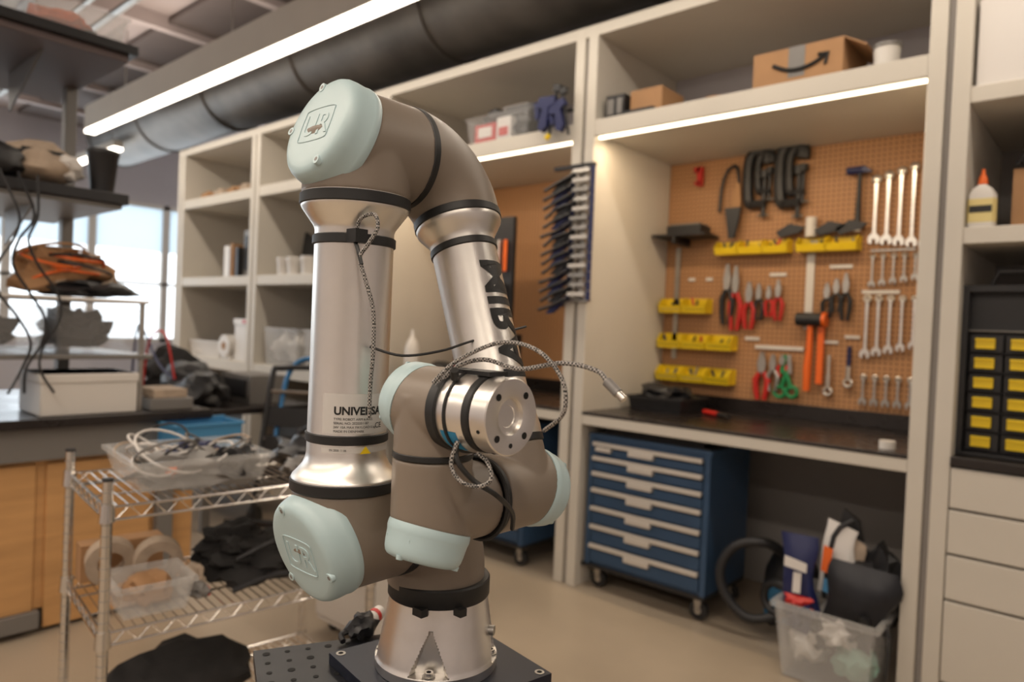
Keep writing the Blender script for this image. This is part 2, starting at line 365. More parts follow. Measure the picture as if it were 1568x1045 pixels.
def pliers(b,x,zt,L,m,s=1,y=yp-.02):
    zj=zt-L*.38
    b.prism([(-.006*s,0),(-.002*s,0),(0,-L*.2),(.002*s,0),(.006*s,0),(.016*s,-L*.25),(.012*s,-L*.4),(-.012*s,-L*.4),(-.016*s,-L*.25)],(x,y,zt),(1,0,0),(0,0,1),.012,STEELD)
    b.cyl((x,y-.016,zj),(x,y+.004,zj),.012*s,STEELD,seg=12)
    for sg in(-1,1): b.tube([(x+sg*.006*s,y,zj-.01),(x+sg*.022*s,y,zj-L*.2),(x+sg*.020*s,y,zj-L*.4),(x+sg*.012*s,y,zj-L*.62)],[.008*s,.012*s,.011*s,.009*s],m,8)
b=B()
for x,zt,L,m,s in [(-1.73,1.75,.34,BLK,1.4),(-1.68,1.74,.36,RED,1.3),(-1.60,1.65,.26,RED,1.3),(-1.545,1.64,.2,BLK,1.),(-1.49,1.63,.17,RED,.9),(-1.44,1.66,.22,RED,1.),(-1.19,1.64,.18,BLK,1),(-1.145,1.66,.17,BLK,1),(-1.10,1.69,.24,BLK,1)]:
    pliers(b,x,zt,L,m,s)
b.done('pliers_set')
def snips(b,x,z,m,s=1):
    y=yp-.02
    b.prism([(0,0),(.02,.0),(.035,.1),(.01,.1)],(x-.03*s,y,z+.13*s),(s,0,0),(0,0,s),.01,m)
    b.prism([(0,0),(.02,.0),(.01,.1),(-.012,.1)],(x+.015*s,y,z+.13*s),(s,0,0),(0,0,s),.01,STEELD)
    b.torus((x-.03*s,y,z+.03*s),(0,1,0),.028*s,.010*s,m,ms=8);b.torus((x+.035*s,y,z+.035*s),(0,1,0),.028*s,.010*s,m,ms=8)
    b.tube([(x-.02*s,y,z+.05*s),(x,y,z+.13*s),(x+.01*s,y,z+.15*s)],.012*s,m,8);b.tube([(x+.03*s,y,z+.05*s),(x+.005*s,y,z+.13*s),(x-.01*s,y,z+.15*s)],.012*s,m,8)
b=B();pliers(b,-1.51,1.27,.26,RED,1.5);snips(b,-1.38,1.03,GRN,1.0);pliers(b,-1.45,1.26,.2,STEELD,1.2);pliers(b,-1.40,1.26,.12,RED,1);b.box(-1.56,-1.3,yp-.006,yp,1.285,1.305,WHT);b.done('snips_and_scissors')
b=B()
for x,zt,m in [(-1.165,1.27,STEEL),(-1.07,1.32,NAVY)]:
    b.tube([(x,yp-.02,zt),(x,yp-.02,zt-.1)],.010,m,8);b.tube([(x,yp-.02,zt-.1),(x,yp-.02,zt-.17)],[.013,.013],STEEL,8);b.torus((x,yp-.02,zt-.185),(0,1,0),.018,.008,STEEL,seg=14)
b.box(-1.2,-1.13,yp-.006,yp,1.33,1.345,WHT);b.box(-1.1,-1.03,yp-.006,yp,1.36,1.375,WHT);b.done('adjustable_wrenches')
b=B();b.box(-1.945,-1.915,yp-.03,yp,2.21,2.32,RED);b.box(-1.965,-1.93,yp-.03,yp,2.29,2.32,RED);b.box(-1.96,-1.92,yp-.03,yp,2.22,2.235,RED);b.done('red_clamp')
b=B()
for x in(-1.42,-1.22,-1.12): b.prism([(0,0),(.1,.02),(.13,.05),(.05,.07),(-.02,.03)],(x-.02,yp-.03,1.882),(1,0,0),(0,0,1),.02,BLK)
b.cyl((-1.285,yp-.03,1.88),(-1.285,yp-.03,1.98),.028,WHT,seg=14);b.done('glue_guns')
b=B();b.bin(-2.08,-1.76,3.35,3.65,.9225,1.0,BLK,.01);b.blob((-1.92,3.5,1.0),(.15,.12,.06),BLK,3,.6);b.done('black_tool_tray')
b=B();b.tube([(-1.7,3.5,.938),(-1.6,3.45,.938)],.014,RED,10);b.tube([(-1.6,3.45,.938),(-1.52,3.4,.938)],.012,BLK,10);b.done('screwdriver')
b=B();b.cyl((-.72,3.1,.9225),(-.72,3.1,.955),.03,WHT,seg=20);b.done('roll_of_tape')
def carton(x0,x1,y0,y1,z0,z1,name='cardboard_box',tape=True,m=CARD):
    b=B();b.box(x0,x1,y0,y1,z0,z1,m);xm=(x0+x1)/2
    if tape:
        b.box(xm-.035,xm+.035,y0-.001,y1+.001,z1-.13,z1+.001,GRYM)
    return b,name
b,n=carton(-1.33,-.95,3.06,3.4,2.436,2.60)
b.tube([(-1.24,3.058,2.535),(-1.18,3.058,2.505),(-1.12,3.058,2.50),(-1.06,3.058,2.515),(-1.02,3.058,2.54)],.009,INK,6,4);b.tube([(-1.05,3.058,2.545),(-1.01,3.058,2.545),(-1.02,3.058,2.50)],.008,INK,6)
b.add([(-.95,3.06,2.60),(-.95,3.4,2.60),(-.86,3.4,2.55),(-.86,3.06,2.55),(-.95,3.06,2.595),(-.95,3.4,2.595),(-.865,3.4,2.545),(-.865,3.06,2.545)],[(0,1,2,3),(4,7,6,5),(0,3,7,4),(1,5,6,2),(0,4,5,1),(2,6,7,3)],CARD)
b.done(n)
b=B();b.cyl((-.80,3.12,2.436),(-.80,3.12,2.53),.045,WHT,r1=.05);b.cyl((-.80,3.12,2.53),(-.80,3.12,2.545),.054,GRYM);b.done('plastic_tub')
b=B();b.cyl((-1.52,3.1,2.436),(-1.52,3.1,2.455),.055,CARD);b.done('tape_roll')
b,n=carton(-1.98,-1.80,3.08,3.3,2.436,2.57,tape=False);b.done(n)
b=B();b.box(-2.11,-2.0,3.05,3.2,2.436,2.56,BLK);b.box(-2.1,-2.06,3.045,3.05,2.46,2.54,GRYM);b.box(-2.04,-2.01,3.045,3.05,2.46,2.54,GRYM);b.box(-2.0,-1.82,3.03,3.06,2.436,2.46,BLK);b.done('black_battery_pack',bevel=.004)
b=B();b.bin(-3.12,-2.62,3.03,3.38,2.436,2.60,CLEAR2,.02)
b.box(-3.07,-2.90,3.06,3.2,2.445,2.56,RED);b.box(-3.04,-2.93,3.055,3.06,2.48,2.54,PAPER);b.box(-2.89,-2.78,3.06,3.2,2.445,2.58,PAPER);b.box(-2.87,-2.80,3.055,3.06,2.47,2.52,RED)
b.blob((-2.71,3.15,2.53),(.08,.10,.10),BLK,5,.4);b.blob((-2.95,3.2,2.62),(.14,.1,.05),BLK,12,.5);b.box(-2.86,-2.64,3.1,3.3,2.60,2.64,BLK);b.box(-2.9,-2.7,3.12,3.28,2.64,2.66,GRYM);b.done('clear_storage_bin')
# trigger clamps hanging at shelf lip
b=B()
for ox,oz,sc,rt in((-2.42,2.53,1.0,10),(-2.34,2.50,.9,-12)):
    b.T=Matrix.Translation(V((ox,2.965,oz)))@Matrix.Rotation(math.radians(rt),4,'Y')@Matrix.Scale(sc,4)
    b.prism([(-.05,.05),(.05,.06),(.06,.02),(.02,.0),(.03,-.10),(.0,-.13),(-.03,-.11),(-.02,-.01),(-.07,.0)],(0,0,0),(1,0,0),(0,0,1),.035,NAVY)
    b.prism([(-.09,.02),(-.05,.03),(-.04,-.06),(-.06,-.07)],(0,.002,0),(1,0,0),(0,0,1),.03,NAVY)
    b.cyl((.045,-.015,-.16),(.045,-.015,.12),.008,BLK,seg=8);b.box(.03,.075,-.03,.0,.085,.12,BLK)
b.T=Matrix.Identity(4);b.cyl((-2.41,2.94,2.36),(-2.39,2.94,2.38),.014,YEL);b.box(-2.5,-2.28,2.985,3.003,2.50,2.515,BLK);b.done('trigger_clamps')
b=B()
XO=.085
b.box(-2.262+XO,-2.235+XO,2.975,2.999,1.5,2.2,STEELD)
for i in range(14):
    z=2.165-i*.049
    j=random.uniform(-.012,.012)
    b.box(-2.30+XO+j,-2.20+XO,2.935,2.975,z-.008,z+.010,[STEEL,WHT,STEELD][i%3])
    b.prism([(0,-.010),(.10,-.035),(.14,-.02),(.10,.006),(0,.012)],(-2.31+XO+j,2.95,z-.015),(-1,0,-.45+j*6),(0,0,1),.025,NAVY if i%3 else BLK)
    b.cyl((-2.185+XO,2.95,z+.016),(-2.185+XO,2.95,z-.030),.013,NAVY,seg=10)
    b.tube([(-2.31+XO,2.94,z-.02),(-2.40+XO,2.94,z-.05+j),(-2.49+XO+j,2.94,z-.085)],.009,BLK,8)
b.box(-2.46+XO,-2.2+XO,2.975,2.999,1.49,1.51,STEELD);b.box(-2.46+XO,-2.2+XO,2.975,2.999,2.19,2.21,BLK)
b.done('bar_clamp_rack')
b=B();b.box(-3.35,-2.98,3.35,3.38,1.3,2.05,BLK);b.box(-3.32,-3.0,3.2,3.5,.923,1.3,BLK)
for i in range(6): b.cyl((-3.3+i*.055,3.33,1.9),(-3.3+i*.055,3.33,1.7),.012,random.choice([ORG,STEEL,WHT]),seg=8);b.cyl((-3.3+i*.055,3.33,1.62),(-3.3+i*.055,3.33,1.4),.014,random.choice([STEEL,CARD,BLK]),seg=8)
for i in range(5): b.cyl((-3.28+i*.06,3.19,1.25),(-3.28+i*.06,3.19,1.05),.015,[RED,STEEL,BLK,ORG,WHT][i],seg=8)
b.done('tool_board')
b=B();b.blob((-3.6,3.42,.99),(.14,.12,.09),BLK,3,.4);b.blob((-3.45,3.12,.97),(.1,.08,.06),BLK,6,.4);b.done('black_tool_bag')
b=B();b.rev((-3.62,3.1,.9225),(0,0,1),[(0,.045),(.02,.05),(.25,.05),(.30,.035),(.33,.016),(.38,.012)],WHT,24);b.done('squeeze_bottle')
b=B();b.tube([(-2.9,3.79,1.5),(-2.7,3.79,1.9),(-2.55,3.79,1.95)],.008,BLK,8,4)
for i in range(5): b.box(-2.75+i*.08,-2.72+i*.08,3.77,3.795,1.5-.03*i,1.8,random.choice([BLK,STEELD,BLK]))
b.done('hand_files')
def crate(x0,x1,y0,y1,z0,z1,m,name,inner=None,amp=.3):
    b=B();b.bin(x0,x1,y0,y1,z0,z1,m,.015)
    if inner:
        for k in range(3): b.blob((x0+(x1-x0)*(.3+.2*k),y0+(y1-y0)*(.35+.15*(k%2)),z0+(z1-z0)*.45),((x1-x0)*.22,(y1-y0)*.30,(z1-z0)*.42),inner if k!=1 else (GRYM if inner!=BLACKC else BLK),int(x0*10)%9+k,amp+.2)
    return b.done(name)
crate(-6.9,-6.3,3.08,3.5,.951,1.10,WHT,'white_storage_tray',WHT)
b=B();b.cyl((-6.17,3.06,1.07),(-6.17,3.3,1.07),.10,WHT,seg=28);b.cyl((-6.17,3.055,1.07),(-6.17,3.06,1.07),.035,CARD);b.box(-6.25,-6.09,3.08,3.28,.951,.99,WHT);b.done('paper_roll')
b=B();b.box(-6.05,-5.8,3.1,3.4,.951,1.32,WHT);b.box(-6.06,-5.79,3.09,3.41,1.27,1.32,WHT);b.box(-5.9,-5.8,3.088,3.09,1.28,1.31,RED);b.done('lidded_box',bevel=.01)
crate(-5.45,-4.95,3.05,3.5,.951,1.26,CLEAR,'clear_storage_bin',WHT);crate(-4.85,-4.35,3.05,3.5,.951,1.26,CLEAR,'clear_storage_bin',GRYM)
b=B();b.box(-5.94,-5.75,3.1,3.4,1.691,2.1,GRYM);b.box(-5.92,-5.86,3.095,3.1,1.75,2.05,BLK);b.done('binder_box')
b=B();b.box(-5.99,-5.95,3.05,3.3,1.691,1.95,BLK);b.box(-6.30,-6.2,3.1,3.3,1.691,1.98,WHT);b.box(-6.18,-6.14,3.1,3.3,1.691,2.0,CARD);b.box(-6.2,-6.18,3.1,3.3,1.691,1.96,BLK);b.done('books')
b=B();b.prism([(0,0),(.6,0),(.6,.12),(.1,.40)],(-5.5,3.4,1.691),(1,0,0),(0,0,1),.03,BLK);b.box(-5.5,-4.9,3.3,3.5,1.691,1.72,BLK);b.done('laptop_stand')
for x in(-5.2,-5.05,-4.85):
    b=B();b.rev((x,3.07,1.691),(0,0,1),[(0,.055),(.1,.06),(.11,.065),(.14,.065),(.145,.01)],WHT,24);b.done('plastic_tub')
b=B()
for i in range(4): b.blob((-6.7+i*.25,3.15,2.475),(.1,.08,.05),[CARD,TAN,CARD,TAN][i],i,.4)
b.done('small_parcels')
b=B();b.box(-6.9,-5.75,3.1,3.7,0,.55,GRYM);b.box(-6.85,-5.8,3.08,3.1,.05,.5,BLK);b.done('low_equipment_cabinet')
b=B();b.box(-5.4,-4.1,3.15,3.7,0,.6,GRYM);b.box(-5.35,-4.15,3.13,3.15,.05,.55,BLK);b.done('low_equipment_cabinet')
# ------------------------------------------------------------------ rolling tool cabinets
def cabinet(x0,x1,y0,y1):
    b=B();z0,z1=.13,.79
    b.box(x0,x1,y0,y1,z0,z1,BLUE);b.box(x0-.01,x1+.01,y0-.012,y1,z1,z1+.018,BLUE);b.box(x0+.01,x1-.01,y0+.01,y1-.02,z1+.018,z1+.024,BLK)
    b.box(x0-.004,x0+.025,y0-.014,y0,z0,z1,BLUE);b.box(x1-.025,x1+.004,y0-.014,y0,z0,z1,BLUE)
    zs=[.145,.245,.345,.44,.535,.62,.70,.775]
    for i in range(7):
        b.box(x0+.03,x1-.03,y0-.016,y0,zs[i]+.004,zs[i+1]-.006,BLUE)
        b.box(x0+.03,x1-.03,y0-.036,y0-.012,zs[i+1]-.024,zs[i+1]-.004,PULL)
        b.box(x0+.03,x1-.03,y0-.018,y0-.012,zs[i+1]-.036,zs[i+1]-.026,HOLE)
        xm=(x0+x1)/2;b.box(xm-.09,xm+.05,y0-.040,y0-.016,zs[i+1]-.050,zs[i+1]-.024,PULL)
    b.box(x0+.05,x0+.14,y0-.04,y0-.016,.725,.745,PULL)
    b.box(x0-.02,x0,y0-.02,y1,z0-.02,z0,BLK);b.box(x0,x1,y0-.01,y1,z0-.02,z0,BLK)
    for x in(x0+.05,x1-.05):
        for y in(y0+.05,y1-.05):
            b.box(x-.035,x+.035,y-.035,y+.035,z0-.03,z0-.02,STEELD)
            for s in(-1,1): b.prism([(-.02,0),(.02,0),(.012,-.06),(-.012,-.06)],(x,y+s*.02,z0-.03),(1,0,0),(0,0,1),.003,STEELD)
            b.cyl((x,y-.014,.045),(x,y+.014,.045),.045,BLK,seg=20);b.cyl((x,y-.017,.045),(x,y+.017,.045),.018,STEEL,seg=12)
    return b.done('rolling_tool_cabinet',bevel=.003)
cabinet(-2.11,-1.44,3.06,3.5);cabinet(-3.2,-2.5,3.0,3.45)
b=B();b.box(-2.05,-1.5,3.10,3.4,.815,.83,BLK);b.prism([(0,0),(.25,0),(.2,.03),(.05,.03)],(-1.95,3.3,.83),(1,0,0),(0,0,1),.1,BLK);b.done('tool_roll')
b=B();c=V((-1.15,3.36,0))
b.rev(c,(0,0,1),[(.04,.11),(.05,.12),(.17,.12),(.18,.125),(.2,.125)],SKYB,28);b.rev(c,(0,0,1),[(.2,.125),(.26,.12),(.33,.09),(.35,.03)],BLK,28)
for a in range(4): x,y=c.x+.09*math.cos(a*1.57+.7),c.y+.09*math.sin(a*1.57+.7);b.cyl((x,y-.01,.022),(x,y+.01,.022),.022,BLK,seg=12)
b.tube([(-1.13,3.3,.30),(-1.14,3.2,.38),(-1.2,3.12,.43),(-1.31,3.08,.40),(-1.37,3.06,.29),(-1.34,3.06,.17),(-1.24,3.08,.09),(-1.12,3.14,.12)],.022,BLK,10,6)
b.torus((-1.13,3.12,.20),(0.2,1,0),.065,.018,BLK);b.done('shop_vacuum')
# clear bin with junk
b=B();b.bin(-1.03,-.66,2.82,3.2,.0,.30,CLEAR,.03,lip=.02)
b.blob((-.93,2.95,.12),(.07,.08,.08),WHT,1,.5);b.blob((-.76,2.95,.1),(.08,.08,.07),MINT,2,.4);b.blob((-.85,3.08,.15),(.15,.08,.12),GRYM,5,.5);b.blob((-.82,2.93,.2),(.06,.05,.06),PAPER,9,.8);b.blob((-.95,2.93,.22),(.05,.05,.07),NAVY,14,.8);b.blob((-.75,3.0,.22),(.07,.1,.08),BLK,14,.8);b.blob((-.88,2.92,.17),(.05,.04,.06),BLK,19,.7)
def pouch(o,ux,uy,w,h,th,m,seed):
    o=V(o);ux=V(ux).normalized();uy=V(uy).normalized();n=ux.cross(uy);rings=[]
    for j in range(9):
        t=j/8;wd=w*(.5+.06*math.sin(t*7+seed));k=th*math.sin(math.pi*min(1,t*1.05+.02))**.6 if 0<t<1 else .002
        rings.append([o+uy*(h*t)+ux*(wd*math.cos(a*math.pi/8)+.006*math.sin(seed+j))+n*(k*math.sin(a*math.pi/8)*(1+.25*math.sin(a*2.3+j+seed))) for a in range(16)])
    b.loft(rings,m)
pouch((-.965,2.93,.22),(1,.1,0),(-.08,.05,1),.13,.33,.035,NAVY,1)
pouch((-.965,2.90,.27),(1,.1,0),(-.08,.05,1),.10,.045,.028,RED,2)
b.prism([(0,0),(.085,.0),(.085,.035),(0,.04)],(-1.02,2.878,.43),(1,.1,-.15),(0,.05,1),.006,PAPER)
b.prism([(0,0),(.03,.0),(.03,.08),(0,.08)],(-.985,2.882,.33),(1,.1,0),(0,.05,1),.004,PAPER)
pouch((-.87,3.02,.30),(1,0,-.3),(.05,.1,1),.13,.30,.03,PAPER,5)
pouch((-.80,3.05,.32),(1,0,-.45),(-.15,.1,1),.12,.24,.02,TAN,7)
b.prism([(0,0),(.03,.0),(.035,.10),(.0,.10)],(-.905,2.965,.42),(1,0,-.3),(.05,.1,1),.004,ORG)
b.prism([(0,0),(.03,.0),(.035,.05),(.0,.05)],(-.895,2.965,.34),(1,0,-.3),(.05,.1,1),.004,SKYB)
pouch((-.76,2.93,.24),(1,.2,-.1),(.1,.1,1),.24,.24,.04,BLKM,9)
b.blob((-.73,3.1,.36),(.11,.1,.17),BLK,11,.6);b.tube([(-.9,3.0,.3),(-.88,3.02,.55),(-.82,3.06,.62)],.010,BLK,8,3)
b.prism([(0,0),(.1,.02),(.08,.09),(.02,.1)],(-.89,3.12,.56),(1,0,-.5),(0,.1,1),.02,BLK)
b.tube([(-.64,2.9,.3),(-.625,2.86,.2),(-.63,2.85,.02)],.004,BLK,6,3);b.done('junk_bin')
# ------------------------------------------------------------------ right bay objects
b=B()
b.box(-.47,.2,3.12,3.42,.942,1.56,BLK);b.box(-.485,-.465,3.07,3.42,.942,1.57,BLK);b.box(-.465,.2,3.07,3.42,1.545,1.57,BLK);b.box(-.465,.2,3.07,3.42,.942,.955,BLK)
for r in range(6):
    z=.965+r*.072
    b.box(-.465,.2,3.085,3.12,z-.006,z-.002,BLKM)
    for c2 in range(6):
        x=-.455+c2*.108
        b.box(x,x+.100,3.09,3.12,z,z+.062,BLK)
        b.box(x+.016,x+.076,3.075,3.092,z+.012,z+.050,YEL);b.box(x+.016,x+.076,3.068,3.076,z+.042,z+.050,YEL)
b.box(-.465,.2,3.085,3.12,1.40,1.405,GRYM)
b.tube([(-.40,3.1,1.57),(-.38,3.1,1.62),(-.1,3.1,1.62),(-.06,3.1,1.57)],.01,BLK,8)
b.done('parts_organiser',bevel=.0015)
b=B();c=V((-.44,3.06,1.776));b.loft([[c+V((sx*x,sy*y,z)) for sx,sy in[(1,.4),(.8,1),(-.8,1),(-1,.4),(-1,-.4),(-.8,-1),(.8,-1),(1,-.4)]] for x,y,z in[(.042,.025,0),(.045,.027,.01),(.045,.027,.12),(.03,.022,.145),(.015,.015,.155),(.012,.012,.16)]],WHT)
b.loft([[c+V((sx*.0455,sy*.0275,z)) for sx,sy in[(1,.4),(.8,1),(-.8,1),(-1,.4),(-1,-.4),(-.8,-1),(.8,-1),(1,-.4)]] for z in(.02,.105)],AMBER,False,False)
b.box(c.x-.035,c.x+.035,c.y-.0285,c.y-.0275,c.z+.055,c.z+.08,INK)
b.rev(c+V((0,0,.16)),(0,0,1),[(0,.016),(.02,.014),(.04,.006),(.055,.005)],ORG,16);b.done('glue_bottle')
b,n=carton(-.36,.3,3.15,3.55,1.776,2.0,tape=False);b.done(n)
b=B();b.box(-.47,-.05,3.02,3.06,2.286,2.60,PAPER)
for i in range(12): b.box(-.33,-.1,3.017,3.02,2.36+i*.016,2.364+i*.016,GRYM)
b.box(-.48,-.04,3.06,3.4,2.286,2.61,PAPER);b.done('document_box')
b=B();b.tube([(-.35,3.17,2.02),(-.3,3.17,2.08),(-.15,3.2,2.05),(-.05,3.2,2.02)],.010,BLK,8,4);b.box(-.2,.1,3.2,3.4,2.001,2.05,BLK);b.tube([(-.33,3.16,2.12),(-.25,3.2,2.08),(-.15,3.25,2.03)],.014,BLK,8);b.done('cable_and_adapter')
# ------------------------------------------------------------------ lab bench with shelves (left)
b=B()
b.box(-4.5,-3.25,-2,1.57,.855,.895,BTOP);b.box(-4.45,-3.29,-2,1.53,.72,.855,GRYM)
b.box(-4.4,-3.34,-2,1.53,.10,.72,WOOD);b.box(-4.4,-3.40,-2,1.5,0,.10,GRYM)
for y in [-1.9,-1.2,-.5,.2]:
    b.box(-3.345,-3.325,y+.01,y+.68,.10,.70,WOOD)
b.box(-3.345,-3.325,.92,1.33,.02,.70,WOOD)
b.box(-3.34,-3.30,-2,.9,.03,.10,GRYM);b.box(-3.34,-3.29,1.35,1.42,0,.86,GRYM)
for y in(-.8,.5,1.12): 
    b.box(-4.0,-3.94,y,y+.05,.895,2.62,GRYM)
b.box(-4.3,-3.3,-2,1.19,1.80,1.845,BLK);b.box(-4.3,-3.3,-2,1.21,2.45,2.49,BLK)
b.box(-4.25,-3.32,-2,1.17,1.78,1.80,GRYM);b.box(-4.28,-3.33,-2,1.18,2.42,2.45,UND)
b.box(-4.1,-3.3,-1,1.29,1.375,1.39,PAPER);b.box(-4.1,-3.3,-1,1.31,1.13,1.15,GRYM)
for y in(-.5,1.26): b.box(-3.34,-3.32,y,y+.02,.895,1.38,STEELD)
for y in(.1,.9): 
    for z in(1.80,2.42): b.prism([(0,0),(.5,0),(.02,-.18)],(-3.97,y,z),(1,0,0),(0,0,1),.01,GRYM)
b.done('lab_bench_with_shelves',bevel=.003)
crate(-3.75,-3.32,.82,1.17,2.492,2.60,CLEAR,'clear_storage_bin',ORG);crate(-3.75,-3.32,.40,.78,2.492,2.60,CLEAR,'clear_storage_bin',SKYB)
b=B();b.blob((-3.45,.88,1.93),(.14,.15,.10),TAN,4,.2);b.blob((-3.42,.95,1.925),(.1,.09,.07),PAPER,7,.3);b.box(-3.35,-3.34,.8,.95,1.92,1.98,INK);b.blob((-3.4,.70,1.91),(.12,.14,.08),BLK,2,.3);b.done('tool_bag')
b=B();b.rev((-3.42,1.12,1.8455),(0,0,1),[(0,.045),(.17,.062),(.175,.066),(.19,.066),(.195,.05)],BLK,28);b.done('travel_cup')
b=B()
for i in range(12):
    c=V((-3.5,1.05+random.uniform(-.1,.08),1.49+random.uniform(-.05,.10)))
    b.torus(c,(random.uniform(-.35,.35),random.uniform(-.35,.35),1),.06+random.random()*.07,.006,[ORG,CARD,ORG,TAN,BLK][i%5],seg=24)
b.blob((-3.55,1.03,1.49),(.14,.18,.11),CARD,3,.5);b.blob((-3.5,1.1,1.43),(.16,.18,.045),BLK,6,.4);b.done('extension_cord_pile')
crate(-3.7,-3.31,.93,1.25,1.151,1.35,CLEAR2,'clear_storage_bin',BLACKC,.6);crate(-3.7,-3.31,.5,.90,1.151,1.35,CLEAR2,'clear_storage_bin',BLACKC,.6)
b=B();b.box(-3.6,-3.3,.88,1.25,.896,1.07,WHT);b.box(-3.605,-3.295,.875,1.255,1.03,1.07,WHT);b.done('white_box',bevel=.006)
b=B();b.box(-3.55,-3.3,1.31,1.5,.896,.95,GRYM);b.box(-3.52,-3.32,1.33,1.48,.95,.99,TAN);b.done('power_supply',bevel=.004)
b=B()
for k in range(3):
    y=.72+k*.06;pts=[(-3.27,y,1.86),(-3.27,y,1.845)]
    for j in range(1,9): pts.append((-3.26+random.uniform(-.01,.02),y+.05*math.sin(j*1.3+k)+.01*j,1.8-j*.1))
    b.tube(pts,.0055,BLK,6,4)
b.done('hanging_cables')
b=B();b.bin(-3.285,-3.10,1.34,1.64,.68,.853,SKYB,.01);b.box(-3.29,-3.27,1.34,1.64,.68,.86,SKYB);b.done('blue_hanging_bin')
b=B();b.box(-5.6,-4.2,1.95,2.75,.72,.76,BTOP)
for x in(-5.55,-4.28):
    for y in(2.0,2.67): b.box(x,x+.05,y,y+.05,0,.72,GRYM)
b.box(-5.5,-4.3,2.1,2.7,.2,.24,GRYM);b.done('work_table',bevel=.003)
b=B();b.blob((-4.5,2.1,.85),(.2,.14,.12),BLK,1,.4);b.blob((-4.9,2.2,.87),(.25,.18,.14),BLK,4,.4);b.blob((-5.3,2.25,.9),(.2,.2,.18),BLACKC,8,.5);b.tube([(-5.2,2.0,.78),(-5.1,2.0,1.15),(-4.9,2.02,1.2),(-4.8,2.05,.9)],.008,RED,6,4);b.tube([(-5.4,2.0,.78),(-5.3,2.0,1.25),(-5.0,2.02,1.0),(-4.8,2.05,.9)],.008,NAVY,6,4);b.box(-4.75,-4.35,2.35,2.6,.762,.95,GRYM);b.box(-4.7,-4.4,2.34,2.35,.8,.92,BLK);b.done('equipment_bag')
b=B();b.T=Matrix.Translation(V((-3.80,2.30,0)))@Matrix.Rotation(math.radians(35),4,'Z')@Matrix.Rotation(math.radians(-14),4,'X')
b.tube([(-.22,0,.10),(-.22,0,.95),(-.16,0,1.05),(.16,0,1.05),(.22,0,.95),(.22,0,.10)],.018,BLK,10,4)
b.tube([(-.15,.02,.6),(-.15,.06,.98),(-.08,.08,1.12),(.08,.08,1.12),(.15,.06,.98),(.15,.02,.6)],.016,FBLUE,10,4)
b.box(-.2,.2,-.02,.02,.35,.62,BLK);b.box(-.2,.2,-.02,.02,.68,.8,BLK);b.box(-.24,.24,-.3,0,.08,.11,BLK)
for x in(-.24,.22): b.cyl((x,.04,.10),(x+.03,.04,.10),.09,BLK,seg=20)
for z in(.25,.6,.9): b.cyl((-.22,0,z),(.22,0,z),.012,STEELD,seg=8)
b.done('folding_hand_cart')
b=B();b.box(-3.3,-2.95,2.05,2.4,.0,.5,BLK);b.blob((-3.12,2.22,.58),(.2,.18,.12),BLACKC,6,.5);b.tube([(-3.3,2.1,.5),(-3.25,2.05,.75),(-3.0,2.1,.78),(-2.95,2.2,.5)],.012,BLK,8,4);b.done('black_equipment_case',bevel=.01)
# ------------------------------------------------------------------ wire cart
P0=V((-1.85,.64,0));e1=V((.12,.993,0));e2=V((-.993,.12,0))
b=B();Lc,Wc=.74,.46
def cp(a,c,z): return P0+e1*a+e2*c+V((0,0,z))
for a in(0,Lc):
    for c in(0,Wc):
        b.cyl(cp(a,c,.10),cp(a,c,.925),.0125,CHROME,seg=16);b.cyl(cp(a,c,.925),cp(a,c,.932),.0135,BLK,seg=16)
        for k in range(30): b.torus(cp(a,c,.13+k*.0265),(0,0,1),.0128,.0009,GRYM,seg=14,ms=4)
        b.cyl(cp(a,c,.05)-e1*.012,cp(a,c,.05)+e1*.012,.05,BLK,seg=20);b.box(cp(a,c,0).x-.014,cp(a,c,0).x+.014,cp(a,c,0).y-.018,cp(a,c,0).y+.018,.05,.11,STEELD)
for z in(.86,.55,.2):
    for a in(0,Lc):
        for c in(0,Wc): b.cyl(cp(a,c,z-.035),cp(a,c,z+.008),.019,CHROME,r1=.016,seg=16)
    for zz_,r in((z,.0035),(z-.032,.0035)):
        b.tube([cp(0,0,zz_),cp(Lc,0,zz_)],r,CHROME,8);b.tube([cp(0,Wc,zz_),cp(Lc,Wc,zz_)],r,CHROME,8)
        b.tube([cp(0,0,zz_),cp(0,Wc,zz_)],r,CHROME,8);b.tube([cp(Lc,0,zz_),cp(Lc,Wc,zz_)],r,CHROME,8)
    for side in(0,Wc):
        n=24;b.tube([cp(.02+(Lc-.04)*k/n,side,z if k%2 else z-.032) for k in range(n+1)],.0022,CHROME,6)
    for side in(0,Lc):
        n=14;b.tube([cp(side,.02+(Wc-.04)*k/n,z if k%2 else z-.032) for k in range(n+1)],.0022,CHROME,6)
    for k in range(1,30): b.tube([cp(Lc*k/30,0,z),cp(Lc*k/30,Wc,z)],.0018,CHROME,5)
    for k in(1,2): b.tube([cp(0,Wc*k/3,z-.004),cp(Lc,Wc*k/3,z-.004)],.003,CHROME,6)
b.done('wire_shelf_cart')
CT=Matrix(((e1.x,e2.x,0,P0.x),(e1.y,e2.y,0,P0.y),(0,0,1,0),(0,0,0,1)))
b=B();b.T=CT;b.bin(.08,.44,.08,.42,.864,.945,CLEAR,.02)
for i in range(16): b.torus((.14+random.random()*.24,.14+random.random()*.2,.91+random.random()*.05),(random.uniform(-.7,.7),random.uniform(-.7,.7),1),.04+random.random()*.06,.0035,[PAPER,TAN,BLK,PAPER,GRYM][i%5],seg=22,ms=6)
b.blob((.25,.2,.895),(.15,.11,.05),GRYM,4,.7);b.blob((.36,.15,.905),(.06,.06,.05),BLK,2,.6);b.blob((.18,.14,.90),(.025,.02,.015),ORG,2,.5);b.blob((.28,.3,.90),(.09,.07,.05),NAVY,8,.6);b.done('bin_of_cables')
